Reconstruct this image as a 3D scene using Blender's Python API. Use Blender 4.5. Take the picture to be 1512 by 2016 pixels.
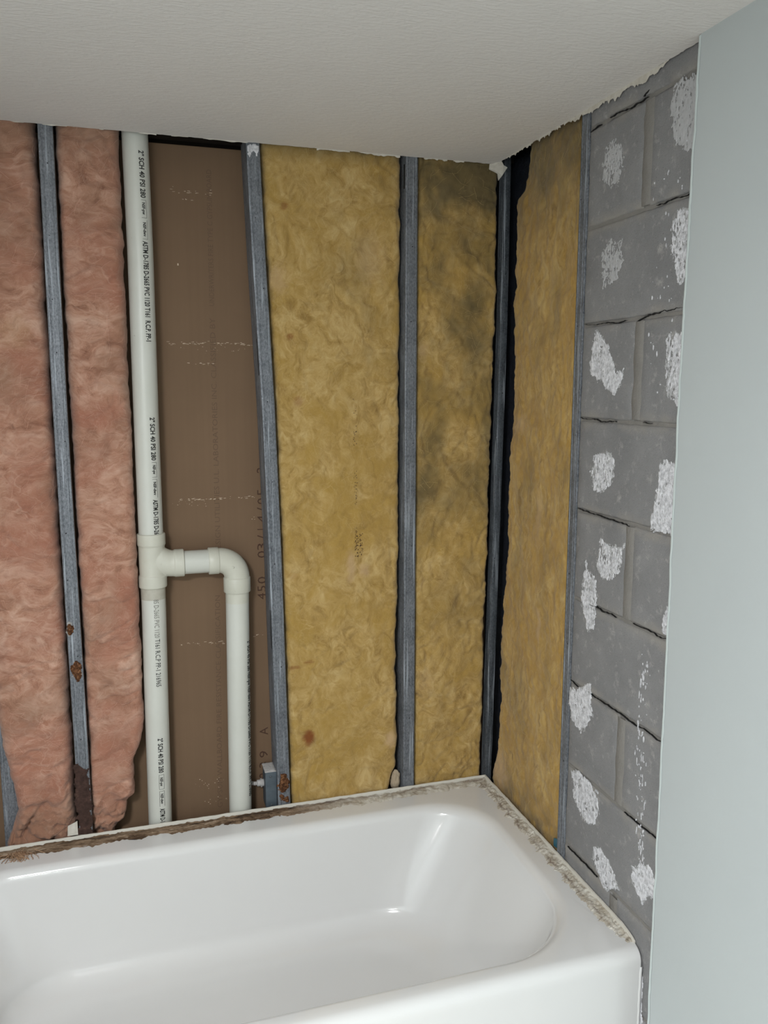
import bpy, bmesh, math, random
from mathutils import Vector, noise, Matrix
random.seed(7)
for _o in list(bpy.data.objects): bpy.data.objects.remove(_o)
S = bpy.context.scene
COL = S.collection

# ------------------------------------------------------------------ camera
CAM = (-0.9606, -2.0739, 1.5215)
YAW, PITCH, ROLL = 0.30216, -0.14937, 0.00066
cd = bpy.data.cameras.new('camera'); cam = bpy.data.objects.new('camera', cd); COL.objects.link(cam)
f = Vector((math.sin(YAW)*math.cos(PITCH), math.cos(YAW)*math.cos(PITCH), math.sin(PITCH)))
r = Vector((math.cos(YAW), -math.sin(YAW), 0)); u = r.cross(f)
r2 = r*math.cos(ROLL)+u*math.sin(ROLL); u2 = -r*math.sin(ROLL)+u*math.cos(ROLL)
cam.matrix_world = Matrix(((r2.x, u2.x, -f.x, CAM[0]), (r2.y, u2.y, -f.y, CAM[1]), (r2.z, u2.z, -f.z, CAM[2]), (0, 0, 0, 1)))
cd.sensor_fit = 'VERTICAL'; cd.sensor_height = 24.0; cd.lens = 24.0*1608.88/2016; cd.clip_start = 0.05
S.camera = cam

# ------------------------------------------------------------------ world, lights, exposure
w = bpy.data.worlds.new('world'); S.world = w; w.use_nodes = True
w.node_tree.nodes['Background'].inputs[0].default_value = (0.8, 0.9, 1, 1)
w.node_tree.nodes['Background'].inputs[1].default_value = 0.0
S.view_settings.view_transform = 'Standard'; S.view_settings.look = 'None'
S.view_settings.exposure = 0.10; S.view_settings.gamma = 1.0; S.view_settings.use_curve_mapping = False

def area_light(name, loc, target, sx, sy, power, color):
    l = bpy.data.lights.new(name, 'AREA'); l.shape = 'RECTANGLE'; l.size = sx; l.size_y = sy
    l.energy = power; l.color = color
    o = bpy.data.objects.new(name, l); COL.objects.link(o); o.location = loc
    o.rotation_euler = (Vector(target)-Vector(loc)).to_track_quat('-Z', 'Y').to_euler()
    return o
def bulb(name, loc, power, color, radius):
    l = bpy.data.lights.new(name, 'POINT'); l.energy = power; l.color = color; l.shadow_soft_size = radius
    o = bpy.data.objects.new(name, l); COL.objects.link(o); o.location = loc
for k in range(4): bulb('vanity_bulb', (-1.86+.13*k, -2.62, 1.55), 4.2, (1.0, 0.985, 0.965), .05)
area_light('ceiling_light', (-1.60, -2.30, 2.07), (-1.58, -2.25, 0.0), 0.30, 0.30, 52.0, (0.965, 0.985, 1.0))

# ------------------------------------------------------------------ helpers
def link(o, parent=None):
    COL.objects.link(o)
    if parent is not None: o.parent = parent
    return o
def mesh_obj(name, verts, faces, mat=None, parent=None, smooth=False):
    me = bpy.data.meshes.new(name); me.from_pydata([tuple(v) for v in verts], [], faces); me.update()
    if mat: me.materials.append(mat)
    if smooth: me.polygons.foreach_set('use_smooth', [True]*len(me.polygons))
    return link(bpy.data.objects.new(name, me), parent)
def thing(name, label, cat, loc=(0, 0, 0), group=None):
    o = bpy.data.objects.new(name, None); COL.objects.link(o); o.location = (0, 0, 0)
    o.empty_display_size = .05
    return tag(o, label, cat, group)
def tag(o, label, cat, group=None):
    o['label'] = label; o['category'] = cat
    if group: o['group'] = group
    return o
def struct(o, label=None):
    o['kind'] = 'structure'
    if label: o['label'] = label
    return o
class MB:
    def __init__(s): s.v = []; s.f = []
    def add(s, vs, fs):
        n = len(s.v); s.v += [tuple(v) for v in vs]; s.f += [tuple(i+n for i in q) for q in fs]
    def box(s, x0, x1, y0, y1, z0, z1, c=0.0):
        if c <= 0:
            vs = [(x, y, z) for z in (z0, z1) for y in (y0, y1) for x in (x0, x1)]
            s.add(vs, [(0, 2, 3, 1), (4, 5, 7, 6), (0, 1, 5, 4), (2, 6, 7, 3), (0, 4, 6, 2), (1, 3, 7, 5)]); return
        bm = bmesh.new(); bmesh.ops.create_cube(bm, size=1)
        for v in bm.verts:
            v.co = Vector((x0 if v.co.x < 0 else x1, y0 if v.co.y < 0 else y1, z0 if v.co.z < 0 else z1))
        bmesh.ops.bevel(bm, geom=bm.edges[:], offset=c, segments=2, affect='EDGES', profile=.6)
        bm.verts.index_update()
        s.add([v.co[:] for v in bm.verts], [[v.index for v in q.verts] for q in bm.faces]); bm.free()
    def loft(s, rings, cap=True, closed=True):
        n = len(rings[0]); b = len(s.v); vs = [p for q in rings for p in q]; fs = []
        for i in range(len(rings)-1):
            for j in range(n if closed else n-1):
                k = (j+1) % n
                fs.append((i*n+j, i*n+k, (i+1)*n+k, (i+1)*n+j))
        if cap:
            fs.append(tuple(range(n-1, -1, -1))); m = (len(rings)-1)*n; fs.append(tuple(m+j for j in range(n)))
        s.add(vs, fs)
    def tube(s, pts, rad, n=12, cap=True):
        rings = []; P = [Vector(p) for p in pts]
        ref = Vector((0.31, 0.77, 0.2)).normalized()
        for i, p in enumerate(P):
            t = (P[min(i+1, len(P)-1)]-P[max(i-1, 0)]).normalized()
            a = t.cross(ref).normalized(); b = t.cross(a).normalized()
            rr = rad[i] if isinstance(rad, (list, tuple)) else rad
            rings.append([p+a*rr*math.cos(2*math.pi*k/n)+b*rr*math.sin(2*math.pi*k/n) for k in range(n)])
        s.loft(rings, cap)
    def out(s, name, mat=None, parent=None, smooth=False):
        o = mesh_obj(name, s.v, s.f, mat, parent, smooth)
        bm = bmesh.new(); bm.from_mesh(o.data); bmesh.ops.recalc_face_normals(bm, faces=bm.faces[:]); bm.to_mesh(o.data); bm.free()
        if smooth == 'auto':
            sharp_by_angle(o.data, 35)
        return o
def sharp_by_angle(me, deg):
    bm = bmesh.new(); bm.from_mesh(me)
    for e in bm.edges:
        e.smooth = not (len(e.link_faces) == 2 and e.calc_face_angle(0) > math.radians(deg))
    for p in bm.faces: p.smooth = True
    bm.to_mesh(me); bm.free()
def interp(tab, t):
    tab = sorted(tab)
    if t <= tab[0][0]: return tab[0][1]
    for (a, x), (b, y) in zip(tab, tab[1:]):
        if t <= b: return x+(y-x)*(t-a)/(b-a)
    return tab[-1][1]
def N3(x, y, z): return noise.noise(Vector((x, y, z)))
def fbm(x, y, z, o=4): return noise.fractal(Vector((x, y, z)), 0.9, 2.1, o)

# ------------------------------------------------------------------ materials
def lin(c): return tuple(((v/255)/12.92 if v/255 <= .04045 else ((v/255+.055)/1.055)**2.4) for v in c)+(1,)
class Mat:
    def __init__(s, name, color=(.5, .5, .5, 1), rough=.7, metal=0.0, spec=.5):
        s.m = bpy.data.materials.new(name); s.m.use_nodes = True; s.t = s.m.node_tree; s.b = s.t.nodes['Principled BSDF']
        s.b.inputs['Base Color'].default_value = color; s.b.inputs['Roughness'].default_value = rough
        s.b.inputs['Metallic'].default_value = metal; s.b.inputs['Specular IOR Level'].default_value = spec
        g = s.n('ShaderNodeNewGeometry'); s.pos = g.outputs['Position']; s.bumpin = None
    def n(s, typ, **kw):
        x = s.t.nodes.new(typ)
        for k, v in kw.items(): setattr(x, k, v)
        return x
    def l(s, a, b): s.t.links.new(a, b)
    def map(s, scale=(1, 1, 1), rot=(0, 0, 0), src=None):
        x = s.n('ShaderNodeMapping'); x.inputs['Scale'].default_value = scale; x.inputs['Rotation'].default_value = rot
        s.l(src or s.pos, x.inputs['Vector']); return x.outputs[0]
    def noise(s, scale, detail=5, rough=.6, dist=0.0, vec=None, col=False):
        x = s.n('ShaderNodeTexNoise'); x.inputs['Scale'].default_value = scale; x.inputs['Detail'].default_value = detail
        x.inputs['Roughness'].default_value = rough; x.inputs['Distortion'].default_value = dist
        s.l(vec or s.pos, x.inputs['Vector']); return x.outputs[1 if col else 0]
    def ramp(s, fac, stops):
        x = s.n('ShaderNodeValToRGB'); e = x.color_ramp.elements
        while len(e) < len(stops): e.new(.5)
        for q, (p, c) in zip(e, stops): q.position = p; q.color = c if len(c) == 4 else tuple(c)+(1,)
        s.l(fac, x.inputs[0]); return x.outputs[0]
    def g(s, fac, a, b): return s.ramp(fac, [(a, (0, 0, 0, 1)), (b, (1, 1, 1, 1))])
    def mix(s, fac, a, b, mode='MIX'):
        x = s.n('ShaderNodeMix', data_type='RGBA', blend_type=mode)
        for i, v in ((0, fac), (6, a), (7, b)):
            if isinstance(v, (int, float)): x.inputs[i].default_value = v
            elif isinstance(v, tuple): x.inputs[i].default_value = v
            else: s.l(v, x.inputs[i])
        return x.outputs[2]
    def math(s, op, a, b=0.0):
        x = s.n('ShaderNodeMath', operation=op)
        for i, v in enumerate((a, b)):
            if isinstance(v, (int, float)): x.inputs[i].default_value = v
            else: s.l(v, x.inputs[i])
        return x.outputs[0]
    def attr(s, name):
        x = s.n('ShaderNodeAttribute'); x.attribute_name = name; return x.outputs['Fac']
    def color(s, v): s.l(v, s.b.inputs['Base Color'])
    def roughness(s, v): s.l(v, s.b.inputs['Roughness'])
    def bump(s, h, strength=.5, dist=.002):
        x = s.n('ShaderNodeBump'); x.inputs['Strength'].default_value = strength; x.inputs['Distance'].default_value = dist
        s.l(h, x.inputs['Height'])
        if s.bumpin: s.l(s.bumpin, x.inputs['Normal'])
        s.bumpin = x.outputs[0]; s.l(s.bumpin, s.b.inputs['Normal'])

def make_materials():
    M = {}
    # painted ceiling with a fine trowelled texture that runs along the room
    m = Mat('ceiling_paint', lin((206, 203, 197)), .85, spec=.25)
    h = m.noise(105, 4, .55, .6, m.map((.5, 1.5, 1)))
    m.bump(m.g(h, .42, .66), .28, .0016)
    m.bump(m.noise(220, 3, .6), .12, .001)
    m.color(m.mix(m.noise(3, 3), lin((218, 215, 212)), lin((226, 223, 220)))); M['ceiling'] = m
    m = Mat('torn_board_paper', lin((208, 204, 194)), .9, spec=.2)
    m.color(m.mix(m.noise(70, 4), lin((176, 168, 154)), lin((222, 219, 211)))); m.bump(m.noise(180, 3), .5, .001); M['tape'] = m
    m = Mat('wall_paint', lin((172, 184, 187)), .55, spec=.35)
    m.color(m.mix(m.noise(4, 3), lin((180, 186, 187)), lin((186, 192, 192)))); m.bump(m.noise(260, 2, .5), .12, .0008); M['paint'] = m
    m = Mat('paint_edge', lin((205, 215, 214)), .6); m.bump(m.noise(90, 3), .4, .001); M['paint_edge'] = m
    # concrete block and mortar
    m = Mat('concrete_block', lin((126, 126, 126)), .93, spec=.2)
    a = m.noise(9, 5, .65, .4); b = m.noise(420, 3, .7); c = m.noise(38, 4, .7)
    col = m.mix(a, lin((116, 116, 117)), lin((150, 149, 149)))
    col = m.mix(m.g(c, .56, .74), col, lin((166, 163, 161)))
    col = m.mix(m.g(b, .60, .72), col, lin((98, 96, 97)))
    col = m.mix(m.math('MULTIPLY', m.g(m.noise(75, 5, .8), .62, .72), m.g(m.noise(7, 3), .5, .62)), col, lin((186, 184, 182)))
    sx = m.n('ShaderNodeSeparateXYZ'); m.l(m.pos, sx.inputs[0])
    fr_ = m.math('FRACT', m.math('DIVIDE', m.math('ADD', m.math('SUBTRACT', 2.268+.1016, sx.outputs[2]), m.math('MULTIPLY', m.noise(16, 4, .6), .03)), .2032))
    dj = m.math('ABSOLUTE', m.math('SUBTRACT', fr_, .575))
    band = m.math('MULTIPLY', m.ramp(dj, [(.04, (1, 1, 1, 1)), (.12, (0, 0, 0, 1))]), m.g(m.noise(11, 4, .65), .40, .60))
    col = m.mix(m.math('MULTIPLY', band, .8), col, lin((150, 146, 140)))
    m.color(col); m.bump(b, .55, .0016); m.bump(m.noise(130, 4, .7), .4, .002); M['block'] = m
    m = Mat('mortar', lin((128, 124, 118)), .95, spec=.15)
    m.color(m.mix(m.noise(20, 5), lin((118, 116, 112)), lin((144, 140, 135)))); m.bump(m.noise(120, 4, .7), .6, .003); M['mortar'] = m
    m = Mat('adhesive_plaster', lin((214, 214, 218)), .9, spec=.2)
    m.color(m.mix(m.g(m.noise(90, 4, .7), .35, .6), lin((176, 176, 180)), lin((226, 226, 230)))); m.bump(m.noise(200, 4, .7), .7, .002); M['dab'] = m
    m = Mat('thin_plaster', lin((176, 176, 177)), .92, spec=.2); m.color(m.mix(m.noise(90, 4), lin((156, 156, 157)), lin((196, 196, 198)))); M['dab_thin'] = m
    m = Mat('tan_foam', lin((168, 152, 130)), .9); m.bump(m.noise(150, 3), .6, .002); M['foam'] = m
    # brown back paper of the board behind the studs
    m = Mat('brown_board_paper', lin((118, 95, 74)), .8, spec=.25)
    a = m.mix(m.noise(5, 4), lin((113, 91, 71)), lin((126, 102, 80)))
    a = m.mix(m.math('MULTIPLY', m.noise(90, 3, .6, 0, m.map((1, 1, .02))), .35), a, lin((100, 80, 62)))
    m.color(a); m.bump(m.noise(300, 2), .08, .0005); M['board'] = m
    m = Mat('faded_print', lin((100, 79, 61)), .85); M['print_faint'] = m
    m = Mat('brown_print', lin((72, 48, 34)), .85); M['print_brown'] = m
    m = Mat('scuffed_paper', lin((205, 186, 164)), .9); M['scuff'] = m
    m = Mat('dark_void', lin((30, 26, 23)), .95, spec=.1); m.color(m.mix(m.noise(30, 3), lin((24, 20, 18)), lin((38, 33, 28)))); M['void'] = m
    m = Mat('building_paper', lin((26, 28, 34)), .55, spec=.4); m.color(m.mix(m.noise(40, 4), lin((17, 18, 22)), lin((44, 48, 58)))); m.bump(m.noise(60, 4), .8, .004); M['felt'] = m
    # galvanised steel
    def steel(name, dark, light, rust=False):
        m = Mat(name, lin(light), .5, .35, .5)
        a = m.noise(270, 4, .75, 0, m.map((1, 1, .5))); b = m.noise(22, 4, .6); c = m.noise(160, 3, .6, 0, m.map((1, 1, .03)))
        col = m.mix(m.g(m.math('ADD', m.math('MULTIPLY', a, .7), m.math('MULTIPLY', b, .3)), .38, .62), lin(dark), lin(light))
        col = m.mix(m.g(c, .56, .70), col, lin((172, 179, 187)))
        col = m.mix(m.g(m.noise(240, 3, .8), .64, .72), col, lin((182, 187, 194)))
        m.color(col); m.bump(a, .35, .0007)
        m.roughness(m.ramp(b, [(.3, (.42,)*3), (.7, (.62,)*3)])); return m
    M['steel'] = steel('galvanised_steel', (80, 84, 90), (134, 138, 144))
    M['steel_dark'] = steel('dull_galvanised_steel', (58, 62, 68), (96, 102, 108))
    m = Mat('rust', lin((112, 68, 38)), .95, spec=.2)
    m.color(m.ramp(m.noise(170, 5, .7), [(.34, lin((48, 30, 21))), (.52, lin((92, 60, 38))), (.70, lin((164, 118, 84)))])); m.bump(m.noise(220, 4, .7), .9, .002); M['rust'] = m
    m = Mat('rust_halo', lin((190, 180, 170)), .8); m.color(m.mix(m.noise(160, 4), lin((128, 124, 120)), lin((172, 170, 168)))); M['halo'] = m
    m = Mat('dark_rusted_steel', lin((66, 46, 40)), .85, spec=.25)
    m.color(m.ramp(m.noise(70, 5, .7), [(.3, lin((44, 32, 29))), (.6, lin((74, 54, 47))), (.78, lin((110, 88, 76)))])); m.bump(m.noise(120, 4), .5, .0015); M['darkrust'] = m
    m = Mat('hole_shadow', lin((14, 13, 13)), .9); M['hole'] = m
    # PVC
    m = Mat('white_pvc', lin((206, 207, 198)), .38, spec=.5)
    a = m.mix(m.noise(9, 4, .6), lin((198, 199, 190)), lin((213, 214, 207)))
    a = m.mix(m.g(m.noise(75, 4, .8), .68, .76), a, lin((158, 155, 145)))
    m.color(a); m.bump(m.noise(60, 2), .03, .001); M['pvc'] = m
    m = Mat('cream_pvc_fitting', lin((202, 201, 187)), .4, spec=.5)
    a = m.mix(m.noise(14, 4, .6), lin((193, 192, 178)), lin((210, 209, 197)))
    a = m.mix(m.g(m.noise(85, 4, .8), .66, .74), a, lin((160, 156, 143)))
    m.color(a); m.bump(m.noise(70, 2), .04, .001); M['fitting'] = m
    M['ink'] = Mat('black_ink', lin((42, 42, 40)), .6); M['ink_faint'] = Mat('faded_ink', lin((128, 127, 120)), .6)
    m = Mat('primer_stain', lin((178, 174, 155)), .5); m.color(m.mix(m.noise(60, 4), lin((166, 160, 146)), lin((196, 194, 182)))); M['primer'] = m
    # glass wool
    def wool(name, dark, mid, light, stain1, stain2, aniso, sc):
        m = Mat(name, lin(mid), 1.0, spec=.05)
        warp = m.n('ShaderNodeVectorMath', operation='MULTIPLY_ADD')
        m.l(m.noise(7, 3, .55, col=True), warp.inputs[0]); warp.inputs[1].default_value = (.10, .10, .10); m.l(m.pos, warp.inputs[2])
        wv = warp.outputs[0]
        a = m.noise(sc, 7, .68, 1.2, m.map(aniso, (0, .45, 0), wv))
        b = m.noise(sc*.28, 5, .6, .8, wv)
        c = m.noise(sc*5.5, 4, .7, 2.5, m.map(aniso, (0, -.5, 0), wv))
        col = m.ramp(a, [(.30, lin(dark)), (.48, lin(mid)), (.70, lin(light))])
        col = m.mix(m.g(b, .42, .64), col, lin(stain1))
        col = m.mix(m.math('MULTIPLY', m.g(c, .52, .78), .35), col, lin(light))
        for k_, (fs, wd_, am) in enumerate(((sc*.55, .030, .42), (sc*1.3, .035, .34), (sc*2.6, .04, .24))):
            fil = m.noise(fs, 2.5, .5, 1.6, m.map(aniso, (.3*k_, .45-.7*k_, .2), wv))
            ab = m.math('ABSOLUTE', m.math('SUBTRACT', fil, .5))
            line = m.ramp(ab, [(0, (1, 1, 1, 1)), (wd_, (0, 0, 0, 1))])
            gate = m.g(m.noise(sc*.5, 3, .6, .5, m.map((1, 1, 1), (k_, 0, 1))), .42, .66)
            col = m.mix(m.math('MULTIPLY', m.math('MULTIPLY', line, gate), am), col, lin(light))
        bl = m.noise(sc*.75, 5, .65, 1.4, m.map(aniso, (0, .9, 0), wv))
        col = m.mix(m.math('MULTIPLY', m.g(bl, .56, .72), .55), col, lin(dark))
        col = m.mix(m.attr('dirt_shade'), col, lin(stain2))  # real dirt mixed with painted shade under the ceiling
        col = m.mix(m.attr('pale'), col, lin((190, 160, 120)))
        col = m.mix(m.attr('rusty'), col, lin((124, 70, 34)))
        m.color(col); m.bump(a, .4, .004); m.bump(c, .4, .0018); m.bump(m.noise(600, 3, .7), .3, .0008)
        try:
            m.b.inputs['Sheen Weight'].default_value = .15; m.b.inputs['Sheen Roughness'].default_value = .6
        except Exception: pass
        return m
    M['yellow'] = wool('yellow_glass_wool', (140, 110, 58), (176, 145, 87), (200, 173, 120), (168, 136, 72), (92, 82, 58), (1, 1, .75), 26)
    M['amber'] = wool('amber_glass_wool', (134, 102, 48), (174, 140, 76), (196, 168, 110), (166, 130, 64), (90, 80, 56), (1.3, 1.3, .28), 30)
    M['pink'] = wool('pink_glass_wool', (130, 88, 70), (174, 130, 108), (206, 170, 150), (162, 111, 91), (132, 104, 84), (.7, .7, 1.3), 17)
    M['fibre_y'] = Mat('yellow_glass_fibre', lin((206, 180, 124)), .8); M['fibre_p'] = Mat('pink_glass_fibre', lin((222, 176, 156)), .8)
    # bath
    m = Mat('white_enamel', lin((222, 222, 221)), .12, spec=.5)
    m.color(m.mix(m.noise(2.5, 3), lin((219, 219, 219)), lin((225, 225, 223))))
    m.b.inputs['Coat Weight'].default_value = .3; m.b.inputs['Coat Roughness'].default_value = .08; M['enamel'] = m
    m = Mat('old_caulk', lin((190, 184, 170)), .85, spec=.25)
    sx = m.n('ShaderNodeSeparateXYZ'); m.l(m.pos, sx.inputs[0])
    streak = m.noise(38, 5, .7, .6, m.map((.22, 1.6, 1.6)))
    wood = m.ramp(streak, [(.30, lin((44, 34, 27))), (.42, lin((96, 76, 58))), (.56, lin((142, 120, 98))), (.72, lin((190, 178, 160)))])
    pale = m.ramp(m.noise(45, 5, .7, .5, m.map((.5, .5, 1.4))), [(.27, lin((104, 88, 78))), (.40, lin((176, 166, 150))), (.6, lin((212, 208, 198)))])
    mr = m.n('ShaderNodeMapRange'); m.l(m.math('ADD', sx.outputs[0], m.math('MULTIPLY', m.noise(6, 3), .3)), mr.inputs[0])
    mr.inputs[1].default_value = -.40; mr.inputs[2].default_value = -.22
    m.color(m.mix(m.math('MULTIPLY', m.attr('seam'), .85), m.mix(mr.outputs[0], wood, pale), m.mix(mr.outputs[0], lin((34, 26, 22)), lin((108, 88, 78))))); m.bump(m.noise(110, 5, .75), .9, .004); M['caulk'] = m
    m = Mat('lip_white', lin((214, 209, 198)), .6); m.color(m.mix(m.g(m.noise(60, 5, .8), .62, .72), lin((216, 212, 202)), lin((150, 130, 110)))); M['lip'] = m
    m = Mat('dust', lin((196, 192, 188)), .95); m.color(m.mix(m.noise(120, 4), lin((160, 156, 154)), lin((214, 211, 208)))); m.bump(m.noise(200, 4), .8, .003); M['dust'] = m
    m = Mat('box_steel', lin((82, 92, 100)), .5, .3); m.color(m.mix(m.noise(50, 5, .7), lin((66, 76, 84)), lin((104, 114, 122)))); M['box'] = m
    m = Mat('tile_floor', lin((214, 212, 206)), .5); M['floor'] = m
    m = Mat('blue_plastic', lin((40, 96, 116)), .5); M['blue'] = m
    m = Mat('tan_tuft', lin((176, 142, 112)), .9); M['tan'] = m
    return {k: v.m for k, v in M.items()}
M = make_materials()

# ------------------------------------------------------------------ setting
ZC = 2.106
b = MB(); b.box(-2.4, .6, -3.2, .3, -.06, 0); struct(b.out('floor', M['floor']), 'plain tiled bathroom floor under the bath')

# ceiling: board with a ragged torn edge along the back and right
def edge_jit(t, seed, amp): return amp*(fbm(t*22, seed, 1.7, 5)+.5*N3(t*140, seed, 3.1))
def build_ceiling():
    xs = [-2.3+2.3*i/460 for i in range(461)]
    loop = [(-2.3, -3.1)]
    loop += [(0-.004-abs(edge_jit(y, 5.5, .0042)), y) for y in [-3.1+3.1*i/620 for i in range(621)]][:-2]
    loop += [(x, 0-.001-abs(edge_jit(x, 9.5, .0035 if x < -.5 else .006))) for x in reversed(xs)][2:]
    bm = bmesh.new()
    vs = [bm.verts.new((x, y, ZC)) for x, y in loop]; fc = bm.faces.new(vs)
    ex = bmesh.ops.extrude_face_region(bm, geom=[fc])
    for v in [g for g in ex['geom'] if isinstance(g, bmesh.types.BMVert)]: v.co.z += .0127
    bmesh.ops.recalc_face_normals(bm, faces=bm.faces[:])
    me = bpy.data.meshes.new('ceiling'); bm.to_mesh(me); bm.free(); me.materials.append(M['ceiling'])
    return struct(link(bpy.data.objects.new('ceiling', me)), 'pale grey ceiling with fine trowelled texture and ragged torn edge')
ceil = build_ceiling()
b = MB(); b.box(-2.4, .6, -3.2, .3, 2.32, 2.40); struct(b.out('ceiling_slab', M['void']), 'dark slab above the ceiling board'); 

def ragged_strip(name, parent, mat, p0, p1, drop0, amp, seed, outv, thick=.0012, gap=.35, n=160):
    """torn paper hanging down from the ceiling edge between p0 and p1"""
    mb = MB(); P0, P1 = Vector(p0), Vector(p1); o = Vector(outv); prev = None
    for i in range(n+1):
        t = i/n; p = P0.lerp(P1, t)
        a = fbm(t*14, seed, .3, 4); d = drop0*(.7+.6*a)+amp*max(0, N3(t*46, seed, 8.8))
        d *= min(1, 8*t, 8*(1-t))
        on = N3(t*17, seed+3, 4.1) > -gap
        curl = o*(.0025*N3(t*20, seed, 6.6)+.001)
        cur = [p, p+Vector((0, 0, -d))+curl+o*.0015, p+Vector((0, 0, -d))+curl+o*(.0015+thick), p+o*thick] if on and d > .0006 else None
        if prev and cur:
            mb.add(prev+cur, [(0, 1, 5, 4), (1, 2, 6, 5), (2, 3, 7, 6), (3, 0, 4, 7)])
        prev = cur
    return mb.out(name, mat, parent)
ragged_strip('torn_tape', ceil, M['tape'], (-.006, -.36, ZC), (-.006, -.73, ZC), .011, .010, 2.2, (.3, .1, 0), gap=.9)['label'] = 'torn strip of corner tape left hanging'
ragged_strip('torn_paper', ceil, M['tape'], (-.008, -.05, ZC), (-.008, -.40, ZC), .004, .010, 6.1, (.3, 0, 0), gap=.2)
ragged_strip('torn_paper', ceil, M['tape'], (-.56, -.0045, ZC), (-.02, -.0045, ZC), .0028, .006, 4.4, (0, .5, 0), gap=.15)
ragged_strip('torn_paper', ceil, M['tape'], (-1.35, -.0035, ZC), (-.58, -.0035, ZC), .0014, .002, 7.4, (0, .5, 0), gap=.1)
def scrap(name, pts, thick, nrm, mat, parent=None):
    n = Vector(nrm).normalized()*thick; k = len(pts); v = [Vector(p) for p in pts]
    return mesh_obj(name, v+[p+n for p in v], [tuple(range(k-1, -1, -1)), tuple(range(k, 2*k))]+[(i, (i+1) % k, k+(i+1) % k, k+i) for i in range(k)], mat, parent)
o = scrap('torn_flap', [(-.028, -.008, 2.104), (-.004, -.03, 2.108), (.006, -.022, 2.100), (.018, -.02, 2.096), (.005, -.016, 2.075), (-.006, -.016, 2.062), (-.008, -.014, 2.080), (-.030, -.010, 2.090)], .0015, (.2, 1, .1), M['tape'], ceil)
o['label'] = 'torn paper flap hanging at the corner'

# back wall: brown back paper of the board on the far side of the studs
BY = .092
wb = MB(); wb.box(-2.3, .16, BY, BY+.013, 0, 2.112)
wall_back = struct(wb.out('wall_back', M['board']), 'brown paper back of the far wallboard seen between the studs')
b = MB(); b.box(-2.3, .2, .12, .2, 0, 2.32); b.box(.105, .2, -.46, .12, 0, 2.32); struct(b.out('wall_back_core', M['void']), 'dark cavity behind the opened wall')
b = MB(); b.box(-2.3, .06, .03, BY, 2.121, 2.15); struct(b.out('shadow_gap_1', M['void']), 'dark plate painting in the shadow gap above the studs')  # dark plate added as the shadow gap at the ceiling edge

def text_mesh(body, ws=1.0, bold=0.0):
    c = bpy.data.curves.new('text', 'FONT'); c.body = body; c.size = 1; c.space_character = ws; c.offset = bold; c.resolution_u = 2
    o = bpy.data.objects.new('text', c); COL.objects.link(o)
    me = bpy.data.meshes.new_from_object(o.evaluated_get(bpy.context.evaluated_depsgraph_get()))
    bpy.data.objects.remove(o); bpy.data.curves.remove(c)
    return me
def text_place(name, body, length, height, fn, mat, parent, bold=0.012, cuts=4):
    """fn(along 0..length, up -h/2..h/2) -> world point"""
    me = text_mesh(body, 1.0, bold); bm = bmesh.new(); bm.from_mesh(me)
    xs = [v.co.x for v in bm.verts]; x0, x1 = min(xs), max(xs); cap = .72
    for i in range(cuts):
        bmesh.ops.bisect_plane(bm, geom=bm.verts[:]+bm.edges[:]+bm.faces[:], plane_co=(0, cap*(i+.5)/cuts, 0), plane_no=(0, 1, 0))
    for v in bm.verts:
        v.co = Vector(fn((v.co.x-x0)/(x1-x0)*length, (v.co.y/cap-.5)*height))
    bmesh.ops.recalc_face_normals(bm, faces=bm.faces[:])
    bm.to_mesh(me); bm.free(); me.materials.clear(); me.materials.append(mat); me.name = name
    return link(bpy.data.objects.new(name, me), parent)
def board_text(body, xa, za, xb, zb, height, mat, bold=.012):
    d = Vector((xb-xa, zb-za)); L = d.length; d /= L; up = Vector((-d.y, d.x))
    return text_place('printed_text', body, L, height, lambda t, q: (xa+d.x*t+up.x*q, BY-.0003, za+d.y*t+up.y*q), mat, wall_back, bold, 1)
board_text('DESIGN UTILITIES U.L. LABORATORIES INC. CLASSIFIED BY', -.747, 1.085, -.7445, 1.70, .014, M['print_faint'], .0)
board_text('UNDERWRITERS FIRE TYPE C GYPSUM BOARD', -.7444, 1.73, -.7425, 2.06, .013, M['print_faint'], .0)
board_text('GYPSUM WALLBOARD FIRE RESISTANCE CLASSIFICATION', -.763, .37, -.7525, .975, .014, M['print_faint'], .0)
for ch, z0, z1, x in (('4', .955, .972, -.634), ('5', .977, .993, -.634), ('0', .999, 1.018, -.633), ('0', 1.070, 1.089, -.632), ('3', 1.092, 1.110, -.632), ('/', 1.118, 1.136, -.631),
                      ('1', 1.142, 1.154, -.631), ('4', 1.167, 1.186, -.630), ('/', 1.194, 1.210, -.630), ('0', 1.216, 1.233, -.629), ('5', 1.240, 1.256, -.629), ('2', 1.300, 1.316, -.629),
                      ('A', .566, .588, -.637), ('9', .500, .519, -.639), ('3', .470, .486, -.640), ('2', .440, .455, -.641)):
    if ch in '1/': m_ = (z0+z1)/2; q_ = .0012 if ch == '1' else .006; z0, z1 = m_-q_, m_+q_
    board_text(ch, x, z0, x+.00003, z1, .024, M['print_brown'], .0)
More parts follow.
